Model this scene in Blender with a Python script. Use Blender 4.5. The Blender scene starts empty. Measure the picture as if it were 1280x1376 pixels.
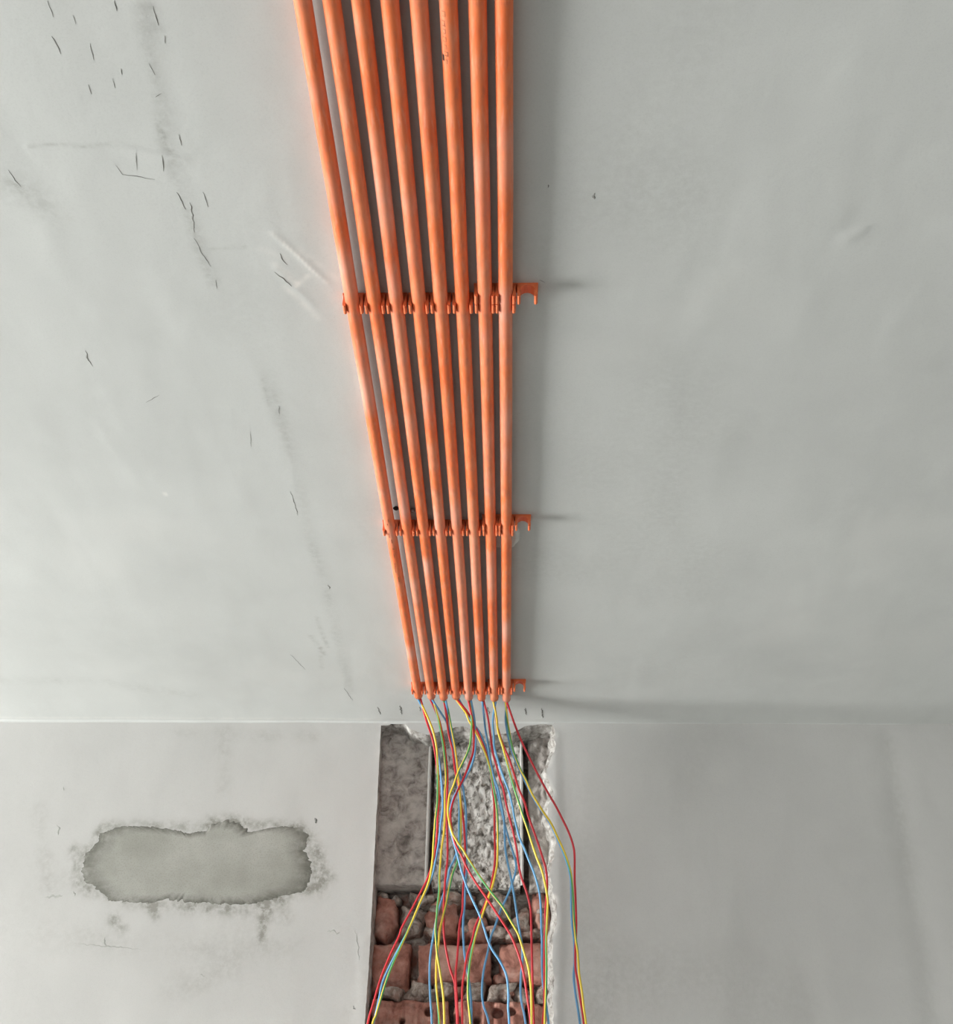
import bpy, math, random
import numpy as np
from mathutils import Matrix, Vector

random.seed(7)
RNG = np.random.default_rng(11)
scene = bpy.context.scene
col = scene.collection

# ------------------------------------------------------------------ camera
F_PX = math.sqrt(2781334.0)                     # focal length in pixels of the 1280 x 1376 frame
PPX, PPY = 640.0, 688.0
CAM_Z = 1.60
_dy = np.array([41.0, 995.0, F_PX]); _dy /= np.linalg.norm(_dy)
_dz = np.array([41.0, -2797.0, F_PX]); _dz /= np.linalg.norm(_dz)
_dx = np.cross(_dy, _dz)
if _dx[0] < 0:
    _dx = -_dx
R = np.stack([_dx, _dy, _dz])                   # world = R @ (right, down, forward)
cam_data = bpy.data.cameras.new('camera')
cam = bpy.data.objects.new('camera', cam_data)
col.objects.link(cam)
cam_data.sensor_fit = 'HORIZONTAL'
cam_data.sensor_width = 36.0
cam_data.lens = F_PX / 1280.0 * 36.0
cam_data.clip_start = 0.02
m = Matrix.Identity(4)
for i in range(3):
    m[i][0] = R[i, 0]; m[i][1] = -R[i, 1]; m[i][2] = -R[i, 2]
m[2][3] = CAM_Z
cam.matrix_world = m
scene.camera = cam

# ------------------------------------------------------------------ world, daylight, exposure
world = bpy.data.worlds.new('world')
scene.world = world
world.use_nodes = True
bg = world.node_tree.nodes['Background']
bg.inputs[0].default_value = (0.93, 0.96, 1.0, 1)
bg.inputs[1].default_value = 1.0
scene.view_settings.view_transform = 'Standard'
scene.view_settings.look = 'None'
scene.view_settings.exposure = -0.08
scene.view_settings.gamma = 1.0
scene.view_settings.use_curve_mapping = False

ROOM_L, ROOM_R, ROOM_N = -5.6, 3.0, -3.2        # left wall, right wall, wall behind the camera
WIN_Y0, WIN_Y1, WIN_Z0, WIN_Z1 = 0.8, 2.80, 0.08, 2.30
def area_light(name, loc, rot, sx, sy, power, color):
    d = bpy.data.lights.new(name, 'AREA')
    d.shape = 'RECTANGLE'; d.size = sx; d.size_y = sy; d.energy = power; d.color = color
    o = bpy.data.objects.new(name, d); col.objects.link(o)
    o.location = loc; o.rotation_euler = rot
    return o
# daylight through the left window: local -Z looks along +X
area_light('daylight_window', (ROOM_L - 0.30, (WIN_Y0 + WIN_Y1) / 2, (WIN_Z0 + WIN_Z1) / 2),
           (0, math.radians(-90), 0), WIN_Z1 - WIN_Z0 + 0.3, WIN_Y1 - WIN_Y0 + 0.3, 925, (1.0, 1.0, 0.985))
# added fill light behind the camera; its doorway opening is made up too
area_light('fill_light_rear', (-1.2, ROOM_N - 0.30, 1.10), (math.radians(90), 0, 0), 1.6, 2.0, 42, (0.97, 0.99, 1.0))

# ------------------------------------------------------------------ helpers
CEIL = CAM_Z + 1.1468
WALL = 2.956
def ray(u, v):
    return R @ np.array([u - PPX, v - PPY, F_PX])
def on_ceiling(u, v, below=0.0):
    r = ray(u, v); p = r * ((CEIL - below - CAM_Z) / r[2]); p[2] += CAM_Z; return p
def on_wall(u, v, depth=0.0):
    r = ray(u, v); p = r * ((WALL + depth) / r[1]); p[2] += CAM_Z; return p

_T = RNG.random((256, 256))
def vnoise(x, y, seed=0):
    x = np.asarray(x, float) + seed * 17.31; y = np.asarray(y, float) + seed * 9.77
    xi = np.floor(x).astype(int); yi = np.floor(y).astype(int)
    fx = x - xi; fy = y - yi
    fx = fx * fx * (3 - 2 * fx); fy = fy * fy * (3 - 2 * fy)
    a = _T[xi & 255, yi & 255]; b = _T[(xi + 1) & 255, yi & 255]
    c = _T[xi & 255, (yi + 1) & 255]; d = _T[(xi + 1) & 255, (yi + 1) & 255]
    return (a * (1 - fx) + b * fx) * (1 - fy) + (c * (1 - fx) + d * fx) * fy * 1.0
def fbm(x, y, seed=0, octaves=4):
    s = 0; amp = 0.5; t = 0
    for k in range(octaves):
        s = s + amp * (vnoise(x * 2 ** k, y * 2 ** k, seed + k * 3) - 0.5); t += amp; amp *= 0.5
    return s / t
def seg_dist(X, Y, pts):
    d = np.full(X.shape, 1e9)
    for (ax, ay), (bx, by) in zip(pts[:-1], pts[1:]):
        vx, vy = bx - ax, by - ay; L = vx * vx + vy * vy + 1e-12
        t = np.clip(((X - ax) * vx + (Y - ay) * vy) / L, 0, 1)
        d = np.minimum(d, np.hypot(X - ax - t * vx, Y - ay - t * vy))
    return d

def mesh_obj(name, verts, faces, mat, parent=None, smooth=True, attrs=None, uv=None):
    me = bpy.data.meshes.new(name)
    verts = np.asarray(verts, dtype=np.float32)
    if isinstance(faces, np.ndarray):
        n = len(faces); k = faces.shape[1]
        me.vertices.add(len(verts)); me.vertices.foreach_set('co', verts.ravel())
        me.loops.add(n * k); me.loops.foreach_set('vertex_index', faces.ravel().astype(np.int32))
        me.polygons.add(n)
        me.polygons.foreach_set('loop_start', np.arange(0, n * k, k, dtype=np.int32))
        me.update(calc_edges=True)
    else:
        me.from_pydata([tuple(map(float, v)) for v in verts], [], faces)
    me.validate()
    if smooth:
        me.polygons.foreach_set('use_smooth', np.ones(len(me.polygons), dtype=bool))
    if attrs:
        for k_, val in attrs.items():
            a = me.attributes.new(k_, 'FLOAT', 'POINT')
            a.data.foreach_set('value', np.asarray(val, dtype=np.float32).ravel())
    if uv is not None:
        lay = me.uv_layers.new(name='UVMap')
        idx = np.zeros(len(me.loops), dtype=np.int32); me.loops.foreach_get('vertex_index', idx)
        lay.data.foreach_set('uv', np.asarray(uv, dtype=np.float32)[idx].ravel())
    me.update()
    o = bpy.data.objects.new(name, me)
    if mat: me.materials.append(mat)
    col.objects.link(o)
    if parent is not None: o.parent = parent
    return o
def grid_faces(nr, nc, keep=None, flip=False):
    i = np.arange(nr - 1)[:, None] * nc + np.arange(nc - 1)[None, :]
    f = np.stack([i, i + 1, i + nc + 1, i + nc], -1)
    if flip: f = f[..., ::-1]
    f = f.reshape(-1, 4)
    return f[keep.ravel()] if keep is not None else f
def tag(o, label=None, cat=None, group=None, kind=None):
    if label: o['label'] = label
    if cat: o['category'] = cat
    if group: o['group'] = group
    if kind: o['kind'] = kind
    return o
def empty(name, loc):
    o = bpy.data.objects.new(name, None); col.objects.link(o); o.location = loc
    o.empty_display_size = 0.02
    return o
def box(x0, x1, y0, y1, z0, z1):
    v = [(x0, y0, z0), (x1, y0, z0), (x1, y1, z0), (x0, y1, z0), (x0, y0, z1), (x1, y0, z1), (x1, y1, z1), (x0, y1, z1)]
    f = [(0, 3, 2, 1), (4, 5, 6, 7), (0, 1, 5, 4), (1, 2, 6, 5), (2, 3, 7, 6), (3, 0, 4, 7)]
    return v, f
def boxes(lst):
    V, Fc = [], []
    for b in lst:
        v, f = box(*b); k = len(V); V += v; Fc += [tuple(i + k for i in q) for q in f]
    return V, Fc

# ------------------------------------------------------------------ materials
class NT:
    def __init__(s, name):
        s.m = bpy.data.materials.new(name); s.m.use_nodes = True
        s.t = s.m.node_tree; s.b = s.t.nodes['Principled BSDF']
    def n(s, typ, **kw):
        nd = s.t.nodes.new(typ)
        for k, v in kw.items(): setattr(nd, k, v)
        return nd
    def l(s, a, b): s.t.links.new(a, b)
    def coord(s, scale=(1, 1, 1)):
        tc = s.n('ShaderNodeTexCoord'); mp = s.n('ShaderNodeMapping')
        mp.inputs['Scale'].default_value = scale; s.l(tc.outputs['Object'], mp.inputs[0]); return mp.outputs[0]
    def noise(s, vec, scale, detail=4, rough=0.55, dist=0.0):
        nd = s.n('ShaderNodeTexNoise'); nd.inputs['Scale'].default_value = scale
        nd.inputs['Detail'].default_value = detail; nd.inputs['Roughness'].default_value = rough
        nd.inputs['Distortion'].default_value = dist
        s.l(vec, nd.inputs['Vector']); return nd.outputs['Fac']
    def ramp(s, fac, stops):
        nd = s.n('ShaderNodeValToRGB'); cr = nd.color_ramp
        while len(cr.elements) < len(stops): cr.elements.new(0.5)
        for e, (p, c) in zip(cr.elements, stops):
            e.position = p; e.color = (*c, 1) if len(c) == 3 else c
        s.l(fac, nd.inputs[0]); return nd.outputs[0]
    def mix(s, fac, a, b, mode='MIX'):
        nd = s.n('ShaderNodeMix', data_type='RGBA', blend_type=mode)
        for sock, val in ((nd.inputs[0], fac), (nd.inputs[6], a), (nd.inputs[7], b)):
            if hasattr(val, 'is_linked'): s.l(val, sock)
            elif isinstance(val, (int, float)): sock.default_value = val
            else: sock.default_value = (*val, 1)
        return nd.outputs[2]
    def attr(s, name):
        nd = s.n('ShaderNodeAttribute'); nd.attribute_name = name; return nd.outputs['Fac']
    def bump(s, h, strength, dist):
        nd = s.n('ShaderNodeBump'); nd.inputs['Strength'].default_value = strength
        nd.inputs['Distance'].default_value = dist; s.l(h, nd.inputs['Height']); s.l(nd.outputs[0], s.b.inputs['Normal'])
    def done(s, color, rough=0.8, spec=0.3):
        if hasattr(color, 'is_linked'): s.l(color, s.b.inputs['Base Color'])
        else: s.b.inputs['Base Color'].default_value = (*color, 1)
        if hasattr(rough, 'is_linked'): s.l(rough, s.b.inputs['Roughness'])
        else: s.b.inputs['Roughness'].default_value = rough
        s.b.inputs['Specular IOR Level'].default_value = spec
        return s.m

def plaster(name, base, light, dark, with_attr=True):
    t = NT(name); v = t.coord()
    big = t.noise(v, 2.2, 3, 0.5); mid = t.noise(v, 11, 4, 0.6, 0.4); fine = t.noise(v, 420, 2, 0.6)
    vs = t.coord((3.0, 0.8, 1.0)); strk = t.noise(vs, 6, 4, 0.6)
    c = t.ramp(big, [(0.3, tuple(x * 0.95 for x in base)), (0.7, tuple(x * 1.05 for x in base))])
    c = t.mix(t.ramp(mid, [(0.40, (0, 0, 0)), (0.75, (0.35, 0.35, 0.35))]), c, tuple(x * 1.07 for x in base))
    c = t.mix(t.ramp(strk, [(0.5, (0, 0, 0)), (0.8, (0.3, 0.3, 0.3))]), c, tuple(x * 0.90 for x in base))
    c = t.mix(t.ramp(fine, [(0.3, (0.22, 0.22, 0.22)), (0.5, (0, 0, 0))]), c, tuple(x * 0.80 for x in base))
    if with_attr:
        sn = t.noise(v, 75, 5, 0.7)
        sm = t.n('ShaderNodeMath', operation='MULTIPLY'); t.l(t.attr('stain_shade'), sm.inputs[0])
        t.l(t.ramp(sn, [(0.36, (0.15, 0.15, 0.15)), (0.62, (1, 1, 1))]), sm.inputs[1])
        s2 = t.n('ShaderNodeMath', operation='MULTIPLY', use_clamp=True); t.l(sm.outputs[0], s2.inputs[0]); s2.inputs[1].default_value = 1.5
        c = t.mix(s2.outputs[0], c, dark)
        c = t.mix(t.attr('scrape_highlight'), c, light)
    h = t.n('ShaderNodeMath', operation='MULTIPLY_ADD'); t.l(mid, h.inputs[0]); h.inputs[1].default_value = 1.0; 
    f2 = t.n('ShaderNodeMath', operation='MULTIPLY'); t.l(fine, f2.inputs[0]); f2.inputs[1].default_value = 0.10
    t.l(f2.outputs[0], h.inputs[2])
    t.bump(h.outputs[0], 0.35, 0.0025)
    return t.done(c, 0.85, 0.2)
M_CEIL = plaster('ceiling_plaster', (0.60, 0.615, 0.595), (0.76, 0.755, 0.72), (0.33, 0.335, 0.31))
M_WALL = plaster('wall_plaster', (0.57, 0.567, 0.55), (0.80, 0.79, 0.76), (0.30, 0.295, 0.265))
M_ROOM = plaster('room_plaster', (0.50, 0.50, 0.48), (0.8, 0.8, 0.8), (0.3, 0.3, 0.3), False)

def simple_rock(name, stops, scale, detail=6, rough=0.65, bump=0.6, bd=0.004, stretch=(1, 1, 1), second=None):
    t = NT(name); v = t.coord(stretch)
    a = t.noise(v, scale, detail, rough, 0.5)
    c = t.ramp(a, stops)
    if second:
        b = t.noise(v, second[0], 5, 0.6)
        c = t.mix(t.ramp(b, [(second[2], (0, 0, 0)), (second[3], (1, 1, 1))]), c, second[1])
    t.bump(a, bump, bd)
    return t.done(c, 0.92, 0.15)
M_CONC = simple_rock('cut_concrete', [(0.30, (0.12, 0.105, 0.095)), (0.46, (0.34, 0.31, 0.285)), (0.68, (0.60, 0.565, 0.53))], 38,
                     second=(15, (0.56, 0.53, 0.49), 0.48, 0.66), bump=0.9, bd=0.006)
M_CHIP = simple_rock('chiselled_concrete', [(0.34, (0.10, 0.09, 0.08)), (0.45, (0.36, 0.34, 0.31)), (0.53, (0.80, 0.78, 0.74)), (0.66, (0.90, 0.885, 0.85))], 56,
                     detail=5, bump=0.8, bd=0.006, stretch=(1.3, 1.0, 0.8))
M_BREAK = simple_rock('broken_plaster', [(0.34, (0.16, 0.145, 0.13)), (0.5, (0.36, 0.345, 0.32)), (0.66, (0.56, 0.55, 0.52))], 60, bump=0.8, bd=0.004)
M_BRICK = simple_rock('red_clay_brick', [(0.28, (0.16, 0.070, 0.052)), (0.5, (0.43, 0.20, 0.155)), (0.72, (0.64, 0.37, 0.30))], 30,
                      second=(11, (0.56, 0.38, 0.32), 0.52, 0.72), bump=0.9)
M_MORTAR = simple_rock('grey_mortar', [(0.30, (0.09, 0.065, 0.052)), (0.48, (0.36, 0.30, 0.26)), (0.66, (0.72, 0.66, 0.60))], 40,
                       second=(13, (0.34, 0.18, 0.14), 0.52, 0.66), bump=1.0, bd=0.008)
M_DARK = NT('matte_dark').done((0.035, 0.032, 0.03), 0.9, 0.1)  # near-black colour for the anchor plug and chipped spot
def shade_scratch_mat():
    t = NT('shade_scratch_grey'); v = t.coord(); a = t.noise(v, 60, 3)
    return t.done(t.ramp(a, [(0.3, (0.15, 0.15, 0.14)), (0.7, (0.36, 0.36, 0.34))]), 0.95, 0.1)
M_SHADE_SCRATCH = shade_scratch_mat()  # dark grey standing in for groove shade; also colours wall scratches
def faint_mat():
    t = NT('smudge_grey'); v = t.coord(); a = t.noise(v, 45, 3)
    return t.done(t.ramp(a, [(0.3, (0.38, 0.385, 0.36)), (0.7, (0.50, 0.505, 0.475))]), 0.95, 0.1)
M_FAINT = faint_mat()
def smear_lit_edge_mat():
    t = NT('smear_lit_edge_white'); v = t.coord(); a = t.noise(v, 70, 3)
    t.bump(a, 0.4, 0.001)
    return t.done(t.ramp(a, [(0.3, (0.66, 0.66, 0.63)), (0.7, (0.77, 0.765, 0.73))]), 0.85, 0.2)
M_SMEAR_LIT_EDGE = smear_lit_edge_mat()  # whitish plaster; also paints the lit edges of the arrises
def patch_mat():
    t = NT('patch_mortar'); v = t.coord()
    a = t.noise(v, 9, 4, 0.6); f = t.noise(v, 300, 2)
    c = t.ramp(a, [(0.3, (0.315, 0.315, 0.28)), (0.55, (0.38, 0.38, 0.345)), (0.8, (0.46, 0.455, 0.42))])
    c = t.mix(t.ramp(f, [(0.35, (0.3, 0.3, 0.3)), (0.5, (0, 0, 0))]), c, (0.22, 0.22, 0.19))
    g = t.noise(v, 38, 5, 0.7)
    e = t.n('ShaderNodeMath', operation='MULTIPLY'); t.l(t.attr('rim'), e.inputs[0]); t.l(t.ramp(g, [(0.32, (0.25, 0.25, 0.25)), (0.55, (1, 1, 1))]), e.inputs[1])
    c = t.mix(e.outputs[0], c, (0.12, 0.118, 0.10))
    t.bump(a, 0.4, 0.002)
    return t.done(c, 0.9, 0.2)
M_PATCH = patch_mat()

def conduit_mat():
    t = NT('orange_conduit'); v = t.coord((9, 2.6, 9)); v2 = t.coord((22, 6.0, 22))
    oi = t.n('ShaderNodeObjectInfo')
    off = t.n('ShaderNodeVectorMath', operation='ADD'); t.l(v, off.inputs[0])
    sc = t.n('ShaderNodeMath', operation='MULTIPLY'); t.l(oi.outputs['Random'], sc.inputs[0]); sc.inputs[1].default_value = 37.0
    t.l(sc.outputs[0], off.inputs[1])
    a = t.noise(off.outputs[0], 3.0, 5, 0.6); b = t.noise(v2, 5.0, 4, 0.6)
    c = t.ramp(a, [(0.32, (0.80, 0.150, 0.040)), (0.5, (0.86, 0.205, 0.065)), (0.70, (0.80, 0.29, 0.155))])
    c = t.mix(t.ramp(b, [(0.50, (0, 0, 0)), (0.70, (0.75, 0.75, 0.75))]), c, (0.62, 0.17, 0.085))
    v3 = t.coord((60, 7.0, 60)); g = t.noise(v3, 4.0, 5, 0.65)
    c = t.mix(t.ramp(g, [(0.52, (0, 0, 0)), (0.68, (0.55, 0.55, 0.55))]), c, (0.84, 0.36, 0.22))
    c = t.mix(t.attr('dust'), c, (0.80, 0.40, 0.30))
    rg = t.ramp(a, [(0.3, (0.38, 0.38, 0.38)), (0.7, (0.62, 0.62, 0.62))])
    return t.done(c, rg, 0.4)
M_ORANGE = conduit_mat()
def clip_mat():
    t = NT('orange_clip'); v = t.coord(); a = t.noise(v, 60, 3)
    return t.done(t.ramp(a, [(0.3, (0.76, 0.14, 0.045)), (0.7, (0.83, 0.21, 0.08))]), 0.42, 0.4)
M_CLIP = clip_mat()
def wire_mat(name, c1, c2=None):
    t = NT(name); v = t.coord(); a = t.noise(v, 14, 3)
    c = t.ramp(a, [(0.3, tuple(x * 0.85 for x in c1)), (0.7, tuple(min(1, x * 1.1) for x in c1))])
    if c2:
        uv = t.n('ShaderNodeUVMap'); sp = t.n('ShaderNodeSeparateXYZ'); t.l(uv.outputs[0], sp.inputs[0])
        ma = t.n('ShaderNodeMath', operation='MULTIPLY_ADD'); t.l(sp.outputs[1], ma.inputs[0]); ma.inputs[1].default_value = 2.6
        t.l(sp.outputs[0], ma.inputs[2])
        fr = t.n('ShaderNodeMath', operation='FRACT'); t.l(ma.outputs[0], fr.inputs[0])
        gt = t.n('ShaderNodeMath', operation='LESS_THAN'); t.l(fr.outputs[0], gt.inputs[0]); gt.inputs[1].default_value = 0.33
        c = t.mix(gt.outputs[0], c, c2)
    return t.done(c, 0.42, 0.4)
M_RED = wire_mat('red_insulation', (0.66, 0.035, 0.05))
M_BLUE = wire_mat('blue_insulation', (0.16, 0.42, 0.72))
M_YG = wire_mat('yellow_green_insulation', (0.86, 0.63, 0.07), (0.10, 0.40, 0.14))
M_STEEL = NT('dull_steel'); M_STEEL.b.inputs['Metallic'].default_value = 0.8; M_STEEL = M_STEEL.done((0.42, 0.40, 0.38), 0.45, 0.5)
M_FLOOR = simple_rock('screed', [(0.3, (0.12, 0.12, 0.115)), (0.7, (0.18, 0.18, 0.17))], 4, bump=0.2)
M_FRAME = NT('white_frame').done((0.75, 0.75, 0.74), 0.4, 0.4)

# ------------------------------------------------------------------ the shell
def axis(lo, fine_lo, fine_hi, hi, step, coarse):
    a = np.arange(lo, fine_lo - 1e-6, coarse); b = np.arange(fine_lo, fine_hi, step); c = np.linspace(fine_hi, hi, max(2, int((hi - fine_hi) / coarse) + 1))
    return np.unique(np.round(np.concatenate([a, b, c]), 6))

# ceiling: a trowelled surface, real undulation, coved where it meets the wall
xs = axis(ROOM_L, -1.40, 1.25, ROOM_R, 0.004, 0.12)
ys = np.unique(np.concatenate([axis(ROOM_N, 0.78, 2.94, 2.945, 0.004, 0.12), WALL - np.array([0.011, 0.009, 0.007, 0.0055, 0.004, 0.0027, 0.0015, 0.0006, 0.0])]))
X, Y = np.meshgrid(xs, ys)
Z = 0.0042 * fbm(X * 2.1, Y * 1.5, 1, 4) + 0.0012 * fbm(X * 14, Y * 5, 4, 3)
def feature(H, pts, sig, amp):
    d = seg_dist(X, Y, [tuple(p[:2]) for p in pts]); H += amp * np.exp(-(d / sig) ** 2)
cp = lambda *uv: [on_ceiling(u, v) for u, v in uv]
# trowel ridge that runs down the left of the ceiling
feature(Z, cp((185, 0), (215, 130), (225, 200), (262, 300), (290, 395), (350, 520), (395, 650), (440, 790), (470, 950)), 0.014, -0.00022)
feature(Z, cp((205, 0), (235, 150), (245, 250), (275, 330), (320, 460)), 0.020, 0.00025)
feature(Z, cp((40, 195), (150, 195), (250, 215)), 0.006, -0.0006)
feature(Z, cp((1140, 318), (1155, 312)), 0.011, -0.0011)                       # small plaster nub on the right
feature(Z, cp((1160, 300), (1240, 305)), 0.030, 0.0012)
feature(Z, cp((366, 313), (402, 345), (440, 380)), 0.004, -0.0006)
feature(Z, cp((370, 358), (420, 410)), 0.005, -0.0005)
d = WALL - Y
r_c = np.where(X < -0.25, 0.0060, np.where(X < 0.12, 0.004, 0.0008))
cove = np.where(d < r_c, r_c - np.sqrt(np.maximum(0, r_c ** 2 - (r_c - np.minimum(d, r_c)) ** 2)), 0)
edge = np.exp(-((d - 0.022) / 0.012) ** 2)
zc = CEIL + Z - cove - 0.0007 * edge * (X < 0.15)
stain_shade = 0.35 * np.clip(fbm(X * 3, Y * 2, 21, 4) * 2.2 - 0.25, 0, 1)
for pts, sg, am in ((cp((190, 10), (212, 120), (222, 190), (250, 280), (285, 380)), 0.010, 0.22),
                    (cp((360, 500), (400, 640), (415, 720), (440, 800), (470, 930)), 0.012, 0.16),
                    (cp((5, 240), (60, 280)), 0.03, 0.15), (cp((0, 915), (130, 915), (260, 935)), 0.025, 0.10)):
    dd = seg_dist(X, Y, [tuple(p[:2]) for p in pts]); stain_shade += am * np.exp(-(dd / sg) ** 2) * (0.4 + 1.2 * vnoise(X * 40, Y * 16, 5))  # darker tone, partly along the trowel ridge
scrape_highlight = 0.4 * np.clip(fbm(X * 4, Y * 3, 31, 4) * 2.0 - 0.2, 0, 1)
def rub(A, uvs, sg, am, f=110, sd=7):
    dd = seg_dist(X, Y, [tuple(p[:2]) for p in cp(*uvs)]); return A + am * np.exp(-(dd / sg) ** 2) * np.clip(0.2 + 1.2 * vnoise(X * f, Y * f, sd), 0, 1)
for uvs, sg, am in (([(364, 312), (385, 330), (402, 345), (418, 362), (440, 380)], 0.0028, 1.2), ([(350, 334), (376, 345)], 0.007, 0.35), ([(384, 386), (405, 405), (428, 428)], 0.005, 0.6),
                    ([(402, 336), (425, 352), (450, 374)], 0.005, 0.4), ([(368, 355), (398, 380)], 0.006, 0.7), ([(398, 384), (414, 370)], 0.004, 0.8), ([(1140, 320), (1152, 306)], 0.006, 0.15), ([(221, 663), (223, 666)], 0.003, 1.0),
                    ([(0, 964), (510, 966)], 0.006, 0.4)):  # last entry paints the highlight along the left corner ridge
    scrape_highlight = rub(scrape_highlight, uvs, sg, am)
for uvs, sg, am in (([(40, 196), (70, 193), (110, 196), (145, 193), (158, 198)], 0.0025, 0.35), ([(212, 165), (220, 190), (232, 206)], 0.004, 0.35), ([(283, 335), (330, 332)], 0.003, 0.2), ([(205, 10), (214, 40)], 0.005, 0.3),
                    ([(352, 510), (362, 545)], 0.004, 0.25), ([(20, 245), (30, 252)], 0.008, 0.35), ([(425, 830), (440, 870)], 0.005, 0.3), ([(418, 855), (436, 880)], 0.006, 0.3), ([(430, 870), (432, 900)], 0.005, 0.25), ([(372, 360), (394, 384)], 0.0035, 0.35)):
    stain_shade = rub(stain_shade, uvs, sg, am)  # darker tone along the trowel marks
ceiling = mesh_obj('ceiling', np.stack([X, Y, zc], -1).reshape(-1, 3), grid_faces(len(ys), len(xs), flip=True), M_CEIL,
                   attrs={'stain_shade': np.clip(stain_shade, 0, 1), 'scrape_highlight': np.clip(scrape_highlight, 0, 1)})
tag(ceiling, 'grey trowelled plaster ceiling carrying the orange conduits', 'ceiling', kind='structure')

# wall at the far side, with the chase cut out of its top
def poly_at(pts, q):
    return np.interp(q, [p[0] for p in pts], [p[1] for p in pts])
CH_BOT = 1.30                                                            # the chase goes on below the frame
left_pts = sorted([(on_wall(u, v)[2], on_wall(u, v)[0]) for u, v in ((512, 972), (508, 1050), (501, 1190), (497, 1270), (490, 1376))] + [(CH_BOT - .2, -0.318)])
right_uv = [(738, 972), (744, 985), (746, 1002), (738, 1022), (733, 1042), (738, 1056), (744, 1066), (735, 1082), (736, 1100), (744, 1122), (746, 1145),
            (739, 1165), (740, 1190), (748, 1215), (747, 1240), (742, 1262), (741, 1290), (744, 1315), (742, 1345), (743, 1376)]
right_pts = sorted([(on_wall(u, v)[2], on_wall(u, v)[0]) for u, v in right_uv] + [(CH_BOT - .2, 0.10)])
top_uv = [(508, 975), (523, 975), (526, 971), (543, 971), (550, 979), (560, 983), (575, 988), (586, 984), (605, 979), (622, 975), (640, 983), (662, 988), (690, 984), (705, 976), (725, 973), (745, 974)]
top_pts = sorted([(on_wall(u, v)[0], on_wall(u, v)[2]) for u, v in top_uv])
xL0, xR0, zT0 = -0.3175, 0.105, CEIL - 0.022
wx = np.unique(np.concatenate([axis(ROOM_L, -1.40, 1.25, ROOM_R, 0.005, 0.12), [xL0, xR0]]))
wz = np.unique(np.concatenate([axis(0.0, 1.25, CEIL, CEIL + 0.012, 0.005, 0.10), [CH_BOT, zT0]]))
wx = wx[np.concatenate([[True], np.diff(wx) > 0.0012])]; 
for q in (xL0, xR0): wx[np.argmin(abs(wx - q))] = q
wz = wz[np.concatenate([[True], np.diff(wz) > 0.0012])]
for q in (CH_BOT, zT0): wz[np.argmin(abs(wz - q))] = q
XX, ZZ = np.meshgrid(wx, wz)
iL, iR = int(np.argmin(abs(wx - xL0))), int(np.argmin(abs(wx - xR0)))
jB, jT = int(np.argmin(abs(wz - CH_BOT))), int(np.argmin(abs(wz - zT0)))
def jag(z, s, amp):
    return amp * 2 * fbm(z * 60, z * 0 + 3.3, s, 4)
Ledge = poly_at(left_pts, ZZ) + jag(ZZ, 3, 0.0012)
Redge = poly_at(right_pts, ZZ) + jag(ZZ, 8, 0.0065)
offL = (Ledge - xL0) * np.exp(-((XX - xL0) / 0.06) ** 2)
offR = (Redge - xR0) * np.exp(-((XX - xR0) / 0.06) ** 2)
Xw = XX + offL + offR
inside_x = (XX >= xL0 - 1e-9) & (XX <= xR0 + 1e-9)
Tedge = poly_at(top_pts, Xw) + jag(Xw, 12, 0.0025)
Zw = ZZ + (Tedge - zT0) * np.exp(-((ZZ - zT0) / 0.03) ** 2) * np.where(ZZ <= CEIL - 0.001, 1, 0) * np.where(inside_x, 1, np.exp(-(np.maximum(xL0 - XX, XX - xR0) / 0.01) ** 2))
X, Y = Xw, Zw
Yw = 0.0040 * fbm(Xw * 1.9, Zw * 1.6, 41, 4) + 0.0013 * fbm(Xw * 9, Zw * 6, 44, 3)
wp = lambda *uv: [on_wall(u, v)[[0, 2]] for u, v in uv]
feature(Yw, wp((1195, 990), (1205, 1080), (1225, 1200), (1245, 1300), (1262, 1400)), 0.035, 0.0016)   # long shallow trowel hollow
feature(Yw, wp((1290, 960), (1295, 1376)), 0.07, -0.002)
feature(Yw, wp((860, 1265), (1000, 1270), (1080, 1290), (1095, 1376)), 0.03, 0.0008)
feature(Yw, wp((745, 990), (748, 1100), (752, 1230), (748, 1376)), 0.014, -0.0015)                      # swollen plaster beside the cut
feature(Yw, wp((490, 1260), (485, 1376)), 0.014, -0.0008)
Yw = Yw * np.clip((CEIL + 0.02 - Zw) / 0.05, 0.25, 1)
wst_shade = 0.16 * np.clip(fbm(Xw * 2.5, Zw * 2.5, 51, 4) * 2.2 - 0.2, 0, 1)
def blot(uvs, sg, am, sx=30, sz=30, sd=5):
    global wst_shade
    dd = seg_dist(Xw, Zw, [tuple(p) for p in wp(*uvs)]); wst_shade = wst_shade + am * np.exp(-(dd / sg) ** 2) * (0.25 + 1.5 * vnoise(Xw * sx, Zw * sz, sd))
blot([(110, 1150), (140, 1110), (240, 1112), (400, 1108), (428, 1150)], 0.014, 0.55, 55, 55)
blot([(120, 1195), (200, 1216), (330, 1220), (425, 1190)], 0.016, 0.55, 55, 55)
blot([(416, 1130), (432, 1190)], 0.026, 0.45, 40, 40, 9)
blot([(205, 1216), (210, 1232)], 0.012, 0.75); blot([(378, 1212), (384, 1235)], 0.016, 0.40)
blot([(356, 1210), (357, 1228)], 0.020, 0.70, 60, 60); blot([(355, 1225), (351, 1262)], 0.011, 0.65, 60, 60)
blot([(154, 1236), (165, 1247)], 0.014, 0.85, 20, 20); blot([(100, 1140), (108, 1190)], 0.016, 0.4, 50, 50, 4)
blot([(286, 1103), (325, 1103)], 0.016, 0.5, 60, 60, 6); blot([(430, 1165), (445, 1180)], 0.015, 0.3, 50, 50)
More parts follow.
